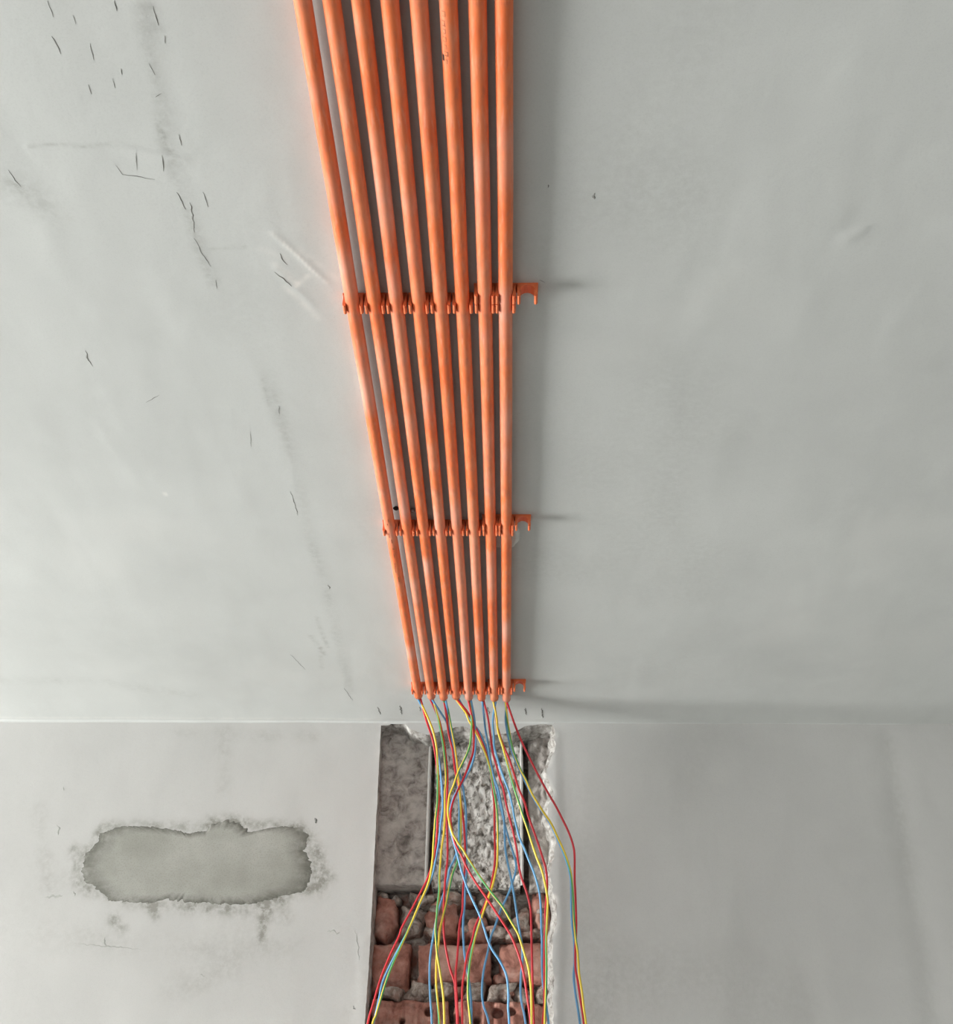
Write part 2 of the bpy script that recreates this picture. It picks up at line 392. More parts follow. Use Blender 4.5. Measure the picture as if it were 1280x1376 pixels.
blot([(300, 1170), (320, 1240)], 0.05, 0.10); blot([(60, 1260), (250, 1275), (400, 1275)], 0.03, 0.13, 12, 40)
blot([(230, 1330), (310, 1305)], 0.03, 0.16); blot([(300, 985), (300, 1060)], 0.02, 0.14); blot([(240, 985), (420, 990)], 0.018, 0.12)
blot([(880, 1320), (1050, 1330)], 0.09, 0.10, 6, 6); blot([(490, 1310), (470, 1360)], 0.03, 0.10)
blot([(1195, 1000), (1225, 1200), (1260, 1400)], 0.022, 0.12, 5, 5)  # paints the trowel hollow's shade into the plaster colour
blot([(770, 1080), (800, 1250), (800, 1376)], 0.06, 0.10, 5, 8); blot([(50, 1085), (65, 1195), (90, 1180)], 0.02, 0.18)  # first blot paints the wires' soft shadow right of the chase
wsc = 0.4 * np.clip(fbm(Xw * 4, Zw * 3, 61, 4) * 2.0 - 0.15, 0, 1)
dR = np.abs(Xw - Redge); wsc = wsc + 1.2 * np.exp(-(dR / 0.006) ** 2) * np.clip(vnoise(Xw * 60, Zw * 45, 17) * 2 - 0.6, 0, 1) * (Zw > CH_BOT - .02)
dL = np.abs(Xw - Ledge); wsc = wsc + 0.35 * np.exp(-(dL / 0.010) ** 2) * vnoise(Xw * 20, Zw * 60, 3) * (Zw > CH_BOT - .02)
keep = np.ones((len(wz) - 1, len(wx) - 1), bool)
keep[jB:jT, iL:iR] = False
wall_back = mesh_obj('wall_back', np.stack([Xw, WALL + Yw, Zw], -1).reshape(-1, 3), grid_faces(len(wz), len(wx), keep), M_WALL,
                     attrs={'stain_shade': np.clip(wst_shade, 0, 1), 'scrape_highlight': np.clip(wsc, 0, 1)})
tag(wall_back, 'plastered wall below the conduits with a chase cut down to brick', 'wall', kind='structure')

# the broken faces of the cut, from the plaster skin back to the brick
def strip(name, edge, inward, prof, mat, seed, amp):
    """edge: (n,3) rim points; inward: unit vector into the opening; prof: list of (depth, inward shift)."""
    n = len(edge); V = []
    for k, (dp, sh) in enumerate(prof):
        q = edge + np.array([0, dp, 0]) + np.array(inward) * sh
        if k:
            t = np.arange(n) * 0.35
            q = q + np.array(inward) * (amp * (vnoise(t, t * 0 + k * 1.7, seed)[:, None] - 0.3)) + np.array([0, 1, 0]) * (amp * 0.7 * (vnoise(t, t * 0 + k * 2.3, seed + 5)[:, None] - 0.5)) * (k < len(prof) - 1)
        V.append(q)
    V = np.concatenate(V)
    return mesh_obj(name, V, grid_faces(len(prof), n), mat, wall_back)
P = np.stack([Xw, WALL + Yw, Zw], -1)
strip('cut_edge', P[jB:jT + 1, iL], (1, 0, 0), [(0, 0), (0.006, 0.0006), (0.014, 0.0005), (0.035, 0.001), (0.06, 0.0015), (0.16, 0.002)], M_CONC, 3, 0.0015)
strip('cut_edge', P[jB:jT + 1, iR], (-1, 0, 0), [(0, 0), (0.005, 0.003), (0.012, 0.006), (0.020, 0.007), (0.040, 0.010), (0.16, 0.012)], M_BREAK, 7, 0.009)
strip('cut_edge', P[jT, iL:iR + 1], (0, 0, -1), [(0, 0), (0.006, 0.004), (0.018, 0.010), (0.035, 0.014), (0.16, 0.016)], M_BREAK, 13, 0.010)

# remaining room (behind and beside the camera)
floor = mesh_obj('floor', *boxes([(ROOM_L, ROOM_R, ROOM_N, WALL + 0.12, -0.12, 0.0)]), M_FLOOR, smooth=False)
tag(floor, 'grey cement screed floor', 'floor', kind='structure')
wr = mesh_obj('wall_right', *boxes([(ROOM_R, ROOM_R + 0.12, ROOM_N, WALL + 0.12, 0, CEIL)]), M_ROOM, smooth=False)
tag(wr, 'plain plaster wall on the right of the room', 'wall', kind='structure')
wl = mesh_obj('wall_left', *boxes([(ROOM_L - 0.2, ROOM_L, ROOM_N, WIN_Y0, 0, CEIL), (ROOM_L - 0.2, ROOM_L, WIN_Y1, WALL + 0.12, 0, CEIL),
                                   (ROOM_L - 0.2, ROOM_L, WIN_Y0, WIN_Y1, 0, WIN_Z0), (ROOM_L - 0.2, ROOM_L, WIN_Y0, WIN_Y1, WIN_Z1, CEIL)]), M_ROOM, smooth=False)
tag(wl, 'plaster wall with the wide window opening on the left', 'wall', kind='structure')
wn = mesh_obj('wall_front', *boxes([(ROOM_L, -2.1, ROOM_N - 0.12, ROOM_N, 0, CEIL), (-0.3, ROOM_R, ROOM_N - 0.12, ROOM_N, 0, CEIL), (-2.1, -0.3, ROOM_N - 0.12, ROOM_N, 2.15, CEIL)]), M_ROOM, smooth=False)
tag(wn, 'plaster wall behind the camera with an opening added for fill light', 'wall', kind='structure')  # opening is added to let the fill light in
ymid = (WIN_Y0 + WIN_Y1) / 2
w1 = mesh_obj('window_1', *boxes([(ROOM_L - 0.16, ROOM_L - 0.10, WIN_Y0, WIN_Y1, WIN_Z0, WIN_Z0 + 0.05), (ROOM_L - 0.16, ROOM_L - 0.10, WIN_Y0, WIN_Y1, WIN_Z1 - 0.05, WIN_Z1),
                                  (ROOM_L - 0.16, ROOM_L - 0.10, WIN_Y0, WIN_Y0 + 0.05, WIN_Z0, WIN_Z1), (ROOM_L - 0.16, ROOM_L - 0.10, WIN_Y1 - 0.05, WIN_Y1, WIN_Z0, WIN_Z1),
                                  (ROOM_L - 0.16, ROOM_L - 0.10, ymid - 0.03, ymid + 0.03, WIN_Z0, WIN_Z1)]), M_FRAME, smooth=False)
tag(w1, 'white window frame in the left wall', 'window', kind='structure')

# ------------------------------------------------------------------ inside of the chase
zpx = lambda v, d=0.05: on_wall(600, v, d)[2]
xpx = lambda u, v, d=0.05: on_wall(u, v, d)[0]
def rough_panel(name, x0, x1, z0, z1, depth, amp, scale, mat, seed, step=0.0035, edge_round=0.006, aniso=1.0, jagx=0.002, back=0.08):
    nx = max(4, int((x1 - x0) / step)); nz = max(4, int((z1 - z0) / step))
    gx, gz = np.meshgrid(np.linspace(0, 1, nx), np.linspace(0, 1, nz))
    Xp = x0 + gx * (x1 - x0); Zp = z0 + gz * (z1 - z0)
    h = fbm(Xp * scale, Zp * scale * aniso, seed, 5)
    rid = np.abs(fbm(Xp * scale * 1.7, Zp * scale * aniso * 1.7, seed + 40, 3))
    e = np.minimum(np.minimum(gx, 1 - gx) * (x1 - x0), np.minimum(gz, 1 - gz) * (z1 - z0))
    Yp = WALL + depth + amp * (h * 2 + rid * 1.5 - 0.4) + edge_round * np.exp(-(e / 0.004)) 
    Xp = Xp + jagx * 2 * fbm(Zp * 50, Xp * 0 + 1, seed + 7, 3) * np.where((gx < .02) | (gx > .98), 1, 0)
    Zp = Zp + jagx * 3 * fbm(Xp * 40, Zp * 0 + 2, seed + 9, 3) * np.where((gz < .02) | (gz > .98), 1, 0)
    V = np.stack([Xp, Yp, Zp], -1).reshape(-1, 3)
    Fq = grid_faces(nz, nx)
    # side walls going back
    rim = np.concatenate([np.arange(nx), np.arange(1, nz) * nx + nx - 1, (nz - 1) * nx + np.arange(nx - 2, -1, -1), np.arange(nz - 2, 0, -1) * nx])
    b = V[rim].copy(); b[:, 1] = WALL + depth + back
    k = len(V); n = len(rim); i = np.arange(n); j = (i + 1) % n
    side = np.stack([rim[i], k + i, k + j, rim[j]], -1)
    return mesh_obj(name, np.concatenate([V, b]), np.concatenate([Fq, side]), mat, wall_back)
zt = CEIL + 0.01
zlin = zpx(1191, 0.045)
XL, XR = -0.330, 0.125
backing = rough_panel('backing_mortar', XL - 0.01, XR, CH_BOT - 0.05, zt, 0.140, 0.006, 22, M_MORTAR, 70, 0.006, back=0.03)
pl_left = rough_panel('concrete_face', XL, xpx(576, 1080, 0.040), zlin, zt, 0.040, 0.0028, 26, M_CONC, 72, edge_round=0.004, jagx=0.0006, aniso=1.6)
pl_mid = rough_panel('concrete_face', xpx(583, 1080, 0.066), xpx(698, 1080, 0.066), zlin + 0.004, zt, 0.066, 0.010, 42, M_CHIP, 76, 0.003, edge_round=0, aniso=0.7)
pl_right = rough_panel('concrete_face', xpx(710, 1080, 0.060), XR, zlin - 0.004, zt, 0.060, 0.012, 36, M_CONC, 79, 0.003, edge_round=0.003, aniso=0.7)
# smooth saw arrises between the three faces, lit edges painted in pale colour
def arris(u, w, dep, seed):
    z = np.linspace(zlin + 0.004, zpx(990, dep), 70); x = xpx(u, 1080, dep)
    V = []
    for k, (dx, dyy) in enumerate(((0, 0.11), (0, 0.002), (0.0012, 0.0), (w, 0.0), (w + 0.0012, 0.002), (w + 0.0012, 0.11))):
        jj = 0.0016 * fbm(z * 45, z * 0 + k * .2, seed, 3) * 2
        V.append(np.stack([x + dx + jj * (1 if k > 2 else 0.4), WALL + dep - 0.003 + dyy + 0 * z, z], -1))
    return mesh_obj('saw_arris', np.concatenate(V), grid_faces(6, 70, flip=True), M_SMEAR_LIT_EDGE, wall_back)
arris(573.5, 0.0045, 0.040, 5); arris(698.5, 0.0060, 0.050, 9)

# bricks
def brick(x0, x1, z0, z1, depth, seed, mat=M_BRICK, amp=0.004, holes=(), chip=0.010, grooves=False, name='brick', back=0.10, dome=0.0):
    step = 0.004 if not holes else 0.0025
    nx = max(5, int((x1 - x0) / step)); nz = max(5, int((z1 - z0) / step))
    gx, gz = np.meshgrid(np.linspace(0, 1, nx), np.linspace(0, 1, nz))
    Xp = x0 + gx * (x1 - x0); Zp = z0 + gz * (z1 - z0)
    Yp = depth + amp * (fbm(Xp * 22, Zp * 22, seed, 4) * 2)
    Yp = Yp + 0.0045 * fbm(Xp * 75, Zp * 75, seed + 31, 3) * (2.4 if dome > 0.02 else 1)
    if grooves: Yp = Yp + 0.011 * np.clip(fbm(Xp * 60, Zp * 4, seed + 2, 2) * 3, -0.5, 1)
    cut = np.clip(fbm(Xp * 13 + 5, Zp * 13, seed + 11, 3) * 2.4 - 0.35, 0, 1); Yp = Yp + cut * 0.026
    e = np.minimum(np.minimum(gx, 1 - gx) * (x1 - x0), np.minimum(gz, 1 - gz) * (z1 - z0))
    Yp = Yp + chip * np.exp(-e / 0.0035) * (0.3 + vnoise(Xp * 50, Zp * 50, seed + 4))
    if dome:
        rr_ = (np.abs(gx * 2 - 1) ** 2.6 + np.abs(gz * 2 - 1) ** 2.6) ** (1 / 2.6) * (1 + (1.7 if dome > 0.02 else 0.9) * fbm(Xp * 34, Zp * 34, seed + 21, 3))
        Yp = Yp + dome * np.clip(rr_, 0, 1.3) ** 4
    for hx, hz, hr in holes:
        q = np.hypot((Xp - hx), (Zp - hz) * 1.1) / hr; Yp = Yp + 0.05 / (1 + np.exp((q - 1) * 9))
    eg = np.exp(-e / 0.006) * (2.2 if dome > 0.02 else 1.0)
    Xp = Xp + eg * 0.007 * fbm(Zp * 30, Xp * 30, seed + 5, 3) * 2; Zp = Zp + eg * 0.007 * fbm(Xp * 30, Zp * 30, seed + 6, 3) * 2
    V = np.stack([Xp, WALL + Yp, Zp], -1).reshape(-1, 3)
    rim = np.concatenate([np.arange(nx), np.arange(1, nz) * nx + nx - 1, (nz - 1) * nx + np.arange(nx - 2, -1, -1), np.arange(nz - 2, 0, -1) * nx])
    b = V[rim].copy(); b[:, 1] = WALL + depth + back
    k = len(V); n = len(rim); i = np.arange(n); j = (i + 1) % n
    return mesh_obj(name, np.concatenate([V, b]), np.concatenate([grid_faces(nz, nx), np.stack([rim[i], k + i, k + j, rim[j]], -1)]), mat, wall_back)
def px_brick(u0, u1, v0, v1, depth, seed, **kw):
    if 'holes' in kw:
        kw['holes'] = [(*on_wall(u, v, depth)[[0, 2]], r) for u, v, r in kw['holes']]
    a = on_wall(u0, v1, depth); b = on_wall(u1, v0, depth)
    return brick(a[0], b[0], a[2], b[2], depth, seed, **kw)
# whole course seen under the rubble
px_brick(496, 551, 1266, 1332, 0.052, 101, chip=0.008, dome=0.010)
px_brick(562, 660, 1268, 1318, 0.050, 104, chip=0.008, dome=0.008)
px_brick(671, 742, 1266, 1320, 0.054, 109, chip=0.008, dome=0.010)
# perforated course at the foot of the photograph
px_brick(496, 604, 1345, 1400, 0.050, 113, grooves=True, holes=[(576, 1360, 0.008), (540, 1372, 0.006)])
px_brick(608, 704, 1346, 1400, 0.048, 118, grooves=True, holes=[(613, 1371, 0.012), (640, 1371, 0.007), (668, 1361, 0.011), (688, 1359, 0.008)])
px_brick(709, 745, 1350, 1400, 0.062, 121, grooves=True)
# courses on below the frame
zc0 = zpx(1408, 0.05)
for k, (xa, xb) in enumerate(((XL, -0.20), (-0.185, 0.0), (0.012, XR - 0.005), (XL, -0.11), (-0.098, 0.085))):
    z1 = zc0 - (k // 3) * 0.105
    brick(xa, xb, z1 - 0.092, z1, 0.052, 130 + k * 3)
# broken course between lintel and whole bricks: stumps and lumps
for k, (u0, u1, v0, v1, dp, mt) in enumerate(((497, 532, 1202, 1262, 0.066, M_BRICK), (534, 572, 1212, 1258, 0.078, M_MORTAR), (568, 612, 1200, 1262, 0.060, M_BRICK),
                                             (598, 626, 1193, 1216, 0.056, M_MORTAR), (625, 652, 1226, 1264, 0.056, M_BRICK), (650, 690, 1196, 1240, 0.058, M_MORTAR),
                                             (655, 688, 1238, 1265, 0.052, M_MORTAR), (690, 716, 1212, 1262, 0.066, M_MORTAR), (716, 745, 1198, 1260, 0.070, M_BRICK),
                                             (608, 630, 1240, 1264, 0.072, M_BRICK))):
    px_brick(u0, u1, v0, v1, dp, 150 + k * 5, mat=mt, amp=0.014, chip=0.012, name='brick_stump' if mt is M_BRICK else 'mortar_lump', back=0.10, dome=0.030)
# mortar squeezed in the bed joint
for k, (u0, u1, v0, v1) in enumerate(((508, 545, 1322, 1344), (545, 582, 1313, 1345), (584, 616, 1318, 1343), (618, 655, 1314, 1346), (652, 690, 1320, 1345), (690, 722, 1322, 1352), (720, 744, 1318, 1352))):
    px_brick(u0, u1, v0, v1, 0.052 + 0.006 * (k % 2), 220 + k * 4, mat=M_MORTAR, amp=0.012, chip=0.010, name='mortar_lump', dome=0.024)

rl = random.Random(23)
for k in range(30):
    if k < 18: u, v = rl.uniform(506, 732), rl.uniform(1200, 1258)
    else: u, v = rl.uniform(508, 735), rl.uniform(1318, 1342)
    w, h = rl.uniform(7, 15), rl.uniform(5, 11); mt = M_BRICK if rl.random() < 0.35 else M_MORTAR
    px_brick(u - w, u + w, v - h, v + h, rl.uniform(0.050, 0.082), 300 + k * 3, mat=mt, amp=0.016, chip=0.010, name='brick_stump' if mt is M_BRICK else 'mortar_lump', dome=0.034, back=0.09)

# ------------------------------------------------------------------ plaster marks
def blob_mesh(name, outline, mat, parent, plane, thick, rings=7, jit=0.0, seed=0, attrs=True):
    """outline: list of pixels; plane: function px -> world; thin raised pad with its own relief."""
    pts = np.array([plane(u, v) for u, v in outline])
    # densify
    n = len(pts); dens = []
    for i in range(n):
        a, b = pts[i], pts[(i + 1) % n]
        k = max(1, int(np.linalg.norm(b - a) / 0.003))
        for q in range(k): dens.append(a + (b - a) * q / k)
    dens = np.array(dens); c = dens.mean(0); n = len(dens)
    t = np.arange(n)
    if jit:
        dens = dens + (dens - c) / np.linalg.norm(dens - c, axis=1)[:, None] * (jit * 2 * fbm(t * 0.45, t * 0 + 1.0, seed, 4))[:, None]
    ax = np.argmin(np.ptp(dens, axis=0)); up = np.zeros(3); up[ax] = -1.0     # both planes face the room along -axis
    V, rim = [], []
    fr = np.linspace(1, 0.0, rings)
    for k, s in enumerate(fr):
        prof = thick * min(1.0, (1 - s) * 6) if k else -0.001
        rr = c + (dens - c) * s
        a2 = [i for i in range(3) if i != ax]
        relief = 0.4 * thick * fbm(rr[:, a2[0]] * 40, rr[:, a2[1]] * 40, seed + 3, 3) * (1 if k else 0)
        V.append(rr + up[None] * (prof + relief)[:, None] if np.ndim(prof + relief) else rr + up * prof); rim.append(np.full(n, max(0, 1 - (1 - s) * 4.5)))
    V = np.concatenate(V); rim = np.concatenate(rim)
    Fq = []
    for k in range(rings - 1):
        i = np.arange(n); j = (i + 1) % n
        Fq.append(np.stack([k * n + i, k * n + j, (k + 1) * n + j, (k + 1) * n + i], -1))
    return mesh_obj(name, V, np.concatenate(Fq), mat, parent, attrs={'rim': rim, 'stain_shade': rim * 0, 'scrape_highlight': rim * 0})
face = lambda u, v: on_wall(u, v, -0.0008)
blob_mesh('mortar_patch', [(106, 1165), (109, 1149), (127, 1131), (131, 1119), (158, 1108), (191, 1109), (217, 1111), (244, 1116), (257, 1119), (276, 1116), (286, 1105), (303, 1102),
                           (322, 1105), (339, 1117), (362, 1111), (388, 1108), (408, 1111), (420, 1122), (414, 1142), (424, 1158), (420, 1186), (412, 1199), (375, 1208), (342, 1215),
                           (322, 1217), (290, 1216), (257, 1213), (224, 1211), (198, 1216), (171, 1214), (142, 1212), (130, 1201), (119, 1191), (107, 1185)],
          M_PATCH, wall_back, face, 0.0016, rings=14, jit=0.009, seed=3)
# lump of plaster behind the middle clips
blob_mesh('plaster_lump', [(654, 716), (660, 733), (676, 737), (690, 735), (697, 727), (699, 716), (694, 705), (676, 702), (660, 705)], M_SMEAR_LIT_EDGE, ceiling,
          lambda u, v: on_ceiling(u, v, 0.0005), 0.0050, jit=0.002, seed=21)

def sliver(name, uvs, width, mat, parent, plane, thick=0.0006, seed=0):
    """thin strip for painted crack or saw-cut shade, or a scratch, along a polyline; width in metres, tapered at both ends."""
    pts = np.array([plane(u, v) for u, v in uvs]); L = np.concatenate([[0], np.cumsum(np.linalg.norm(np.diff(pts, axis=0), axis=1))])
    n = max(6, int(L[-1] / 0.003)); q = np.linspace(0, L[-1], n)
    c = np.stack([np.interp(q, L, pts[:, i]) for i in range(3)], -1)
    ax = np.argmin(np.ptp(pts, axis=0)) if plane is not on_ceiling else 2
    ax = 2 if parent is ceiling else 1
    up = np.zeros(3); up[ax] = -1
    tg = np.gradient(c, axis=0); sd = np.cross(tg, up); sd /= np.linalg.norm(sd, axis=1)[:, None] + 1e-9
    t = np.arange(n) / (n - 1)
    c = c + sd * (width * 2.2 * fbm(q * 140, q * 0, seed, 3))[:, None]
    w = 0.5 * width * (np.sin(np.pi * np.clip(t, 0.03, 0.97)) ** 0.6) * (0.6 + 0.8 * vnoise(q * 160, q * 0 + 4, seed))
    V = np.concatenate([c + sd * w[:, None] + up * -0.0006, c + sd * (w * .7)[:, None] + up * thick, c - sd * (w * .7)[:, None] + up * thick, c - sd * w[:, None] + up * -0.0006])
    return mesh_obj(name, V, grid_faces(4, n), mat, parent)
def surf_c(u, v):
    p = on_ceiling(u, v)
    p[2] = CEIL + float(np.interp(0, [0], [0]))
    # follow the trowelled surface
    ix = np.searchsorted(xs, p[0]); iy = np.searchsorted(ys, p[1])
    p[2] = zc[min(iy, len(ys) - 1), min(ix, len(xs) - 1)]
    return p
C_ = lambda *a: list(a)
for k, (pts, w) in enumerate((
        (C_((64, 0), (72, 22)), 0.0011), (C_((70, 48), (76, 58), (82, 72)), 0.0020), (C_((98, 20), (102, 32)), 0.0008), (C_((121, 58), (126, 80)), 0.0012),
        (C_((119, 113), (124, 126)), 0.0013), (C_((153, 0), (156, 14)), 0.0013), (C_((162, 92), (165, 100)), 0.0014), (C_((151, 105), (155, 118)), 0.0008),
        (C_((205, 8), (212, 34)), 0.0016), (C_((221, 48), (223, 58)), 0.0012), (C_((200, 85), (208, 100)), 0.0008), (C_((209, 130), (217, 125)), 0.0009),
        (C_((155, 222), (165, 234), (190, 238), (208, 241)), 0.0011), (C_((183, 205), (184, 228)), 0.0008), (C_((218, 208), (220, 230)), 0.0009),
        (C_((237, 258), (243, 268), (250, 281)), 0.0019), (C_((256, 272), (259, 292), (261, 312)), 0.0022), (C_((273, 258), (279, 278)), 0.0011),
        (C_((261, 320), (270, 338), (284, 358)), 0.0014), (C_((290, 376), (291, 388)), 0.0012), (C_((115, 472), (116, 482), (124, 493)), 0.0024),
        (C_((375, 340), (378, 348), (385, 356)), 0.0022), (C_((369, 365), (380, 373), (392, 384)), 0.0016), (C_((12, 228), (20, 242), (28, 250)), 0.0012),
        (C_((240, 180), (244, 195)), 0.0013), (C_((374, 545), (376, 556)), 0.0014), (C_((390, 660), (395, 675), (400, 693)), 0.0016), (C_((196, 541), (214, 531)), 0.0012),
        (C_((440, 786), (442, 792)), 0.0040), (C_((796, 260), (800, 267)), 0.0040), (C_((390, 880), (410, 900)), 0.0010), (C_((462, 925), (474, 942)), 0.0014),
        (C_((735, 248), (736, 252)), 0.0022), (C_((336, 580), (337, 600)), 0.0010), (C_((724, 376), (732, 379)), 0.0012))):  # last entry paints the shadow beside the nearest clip strip
    sliver('hairline_crack_shade', pts, w * 1.05, M_SHADE_SCRATCH, ceiling, surf_c, 0.00025, 300 + k)  # raised dark sliver paints the shade inside a crack
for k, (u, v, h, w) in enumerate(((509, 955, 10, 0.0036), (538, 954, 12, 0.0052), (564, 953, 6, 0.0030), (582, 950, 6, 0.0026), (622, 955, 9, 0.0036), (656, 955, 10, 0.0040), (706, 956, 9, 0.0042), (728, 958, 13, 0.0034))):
    sliver('saw_cut_shade', [(u - 1, v - h / 2), (u + 1, v + h / 2)], w, M_SHADE_SCRATCH, ceiling, surf_c, 0.0004, 440 + k)  # slit shade painted as a dark sliver on the ceiling
def surf_w(u, v):
    p = on_wall(u, v); q = np.argmin((Xw - p[0]) ** 2 + (Zw - p[2]) ** 2)
    p[1] = WALL + Yw.ravel()[q]; return p
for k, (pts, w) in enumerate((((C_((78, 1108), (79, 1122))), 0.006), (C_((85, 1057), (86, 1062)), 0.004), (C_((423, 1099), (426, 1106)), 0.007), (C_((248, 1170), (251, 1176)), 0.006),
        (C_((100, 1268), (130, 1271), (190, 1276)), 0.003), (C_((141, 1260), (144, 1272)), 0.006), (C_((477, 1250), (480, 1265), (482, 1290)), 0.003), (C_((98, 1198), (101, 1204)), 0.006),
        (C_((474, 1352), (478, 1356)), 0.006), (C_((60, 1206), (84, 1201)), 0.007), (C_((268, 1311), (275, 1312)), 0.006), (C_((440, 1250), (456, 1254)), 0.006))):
    sliver('wall_scratch', pts, w, M_SHADE_SCRATCH if k in (2, 3, 8) else M_FAINT, wall_back, surf_w, 0.0002, 460 + k)

# ------------------------------------------------------------------ conduits
RAD, PITCH, DROP = 0.0100, 0.0300, 0.0148
XC_NEAR = [-0.2155, -0.1850, -0.1545, -0.1235, -0.0930, -0.0620, -0.0310, -0.0025]   # under the camera
XC_FAR = [-0.2098, -0.1800, -0.1500, -0.1200, -0.0900, -0.0600, -0.0300, -0.0010]    # at the wall end
ORD = ['leftmost', 'second', 'third', 'fourth', 'fifth', 'sixth', 'seventh', 'rightmost']
END_Y = [2.748, 2.752, 2.756, 2.752, 2.756, 2.760, 2.762, 2.766]
YS, YN = 0.82, 2.75
def cx(i, y):
    t = (y - YS) / (YN - YS); return XC_NEAR[i] + (XC_FAR[i] - XC_NEAR[i]) * t
def make_conduit(i):
    n, k = 150, 20
    y = np.concatenate([np.linspace(-0.9, 0.7, 20)[:-1], np.linspace(0.7, END_Y[i], n - 19)])
    xo = cx(i, y) + 0.0022 * fbm(y * 2.2, y * 0, 500 + i, 2); zo = CEIL - DROP - 0.0012 * fbm(y * 3.0, y * 0 + 1, 520 + i, 2)
    a = np.linspace(0, 2 * np.pi, k, endpoint=False)
    rings = []
    for r in (RAD, RAD - 0.0015):
        rings.append(np.stack([xo[:, None] + r * np.cos(a), y[:, None] + 0 * a, zo[:, None] + r * np.sin(a)], -1))
    V = np.concatenate([rings[0].reshape(-1, 3), rings[1].reshape(-1, 3)])
    base = n * k; f = []
    ii = np.arange(n - 1)[:, None] * k + np.arange(k)[None]; jj = np.arange(n - 1)[:, None] * k + (np.arange(k) + 1)[None] % k
    f.append(np.stack([ii, ii + k, jj + k, jj], -1).reshape(-1, 4))
    f.append(np.stack([ii, jj, jj + k, ii + k], -1).reshape(-1, 4) + base)
    q = np.arange(k); q2 = (q + 1) % k
    f.append(np.stack([(n - 1) * k + q, base + (n - 1) * k + q, base + (n - 1) * k + q2, (n - 1) * k + q2], -1))
    f.append(np.stack([q, q2, base + q2, base + q], -1))
    dust = np.clip(fbm(y * 7, y * 0 + 2.0, 540 + i, 4) * 3.0 - 0.02, 0, 0.8)
    if i == 4: dust = dust + 0.45 * np.clip((y - 1.7) / 0.3, 0, 1)
    dd = np.clip(dust, 0, 0.8)[:, None] * (0.35 + 0.9 * vnoise(np.cos(a) * 1.5 + y[:, None] * 9, np.sin(a) * 1.5 + 0 * y[:, None], 9 + i))
    dd = np.concatenate([dd.ravel(), dd.ravel() * 0])
    loc = (cx(i, 1.8), 1.8, CEIL - DROP)
    o = mesh_obj('electrical_conduit', V - np.array(loc)[None], np.concatenate(f), M_ORANGE, attrs={'dust': np.clip(dd, 0, 0.85)})
    o.location = loc
    return o
CLAB = ['leftmost orange conduit on the ceiling, slanting along the outer edge of the row',
        'second orange conduit from the left, next to the leftmost pipe',
        'third orange conduit from the left in the ceiling row',
        'fourth orange conduit from the left in the ceiling row',
        'fifth orange conduit from the left, dusted pale pink near its wall end',
        'sixth orange conduit from the left, with worn dark print on its side',
        'seventh orange conduit from the left, just inside the rightmost pipe',
        'rightmost orange conduit, running straight beside the empty clips']
conduits = []
for i in range(8):
    c = make_conduit(i); conduits.append(c)
    tag(c, CLAB[i], 'conduit', 'orange conduits along the ceiling')

# worn print on the sixth conduit and scrapes on the first: marks that follow the pipe's surface
def pipe_mark(i, y0, y1, a0, a1, mat, name='print_mark'):
    n, k = 4, 4; V = []
    root = conduits[i]
    for y in np.linspace(y0, y1, n):
        xo = float(cx(i, y) + 0.0022 * fbm(np.array([y * 2.2]), np.array([0.0]), 500 + i, 2)[0]); zo = float(CEIL - DROP - 0.0012 * fbm(np.array([y * 3.0]), np.array([1.0]), 520 + i, 2)[0])
        for a in np.linspace(a0, a1, k):
            V.append((xo + (RAD + 0.00015) * math.cos(a) - root.location[0], y - root.location[1], zo + (RAD + 0.00015) * math.sin(a) - root.location[2]))
    return mesh_obj(name, V, grid_faces(n, k), mat, root)
def ink_mat():
    t = NT('faded_print'); v = t.coord(); a = t.noise(v, 260, 3)
    return t.done(t.ramp(a, [(0.35, (0.30, 0.07, 0.03)), (0.65, (0.62, 0.19, 0.08))]), 0.6, 0.3)
M_INK = ink_mat()
rr = random.Random(5)
y = 0.852
for k in range(13):
    a = math.radians(236 + rr.uniform(-5, 5))
    hgt = rr.uniform(0.10, 0.22)
    pipe_mark(5, y, y + 0.0012, a - hgt, a + hgt, M_INK)
    if k % 2 == 0: pipe_mark(5, y, y + 0.006, a + hgt * 0.9, a + hgt * 0.9 + 0.09, M_INK)
    y += rr.uniform(0.0042, 0.0062)
pipe_mark(5, 0.909, 0.917, math.radians(208), math.radians(226), M_DARK, 'chipped_spot')
for k in range(9):
    y = 1.90 + k * 0.028 + rr.uniform(-.008, .008); a = math.radians(262 + rr.uniform(-14, 10))
    pipe_mark(0, y, y + rr.uniform(0.006, 0.022), a, a + rr.uniform(0.12, 0.3), M_INK, 'scuff')

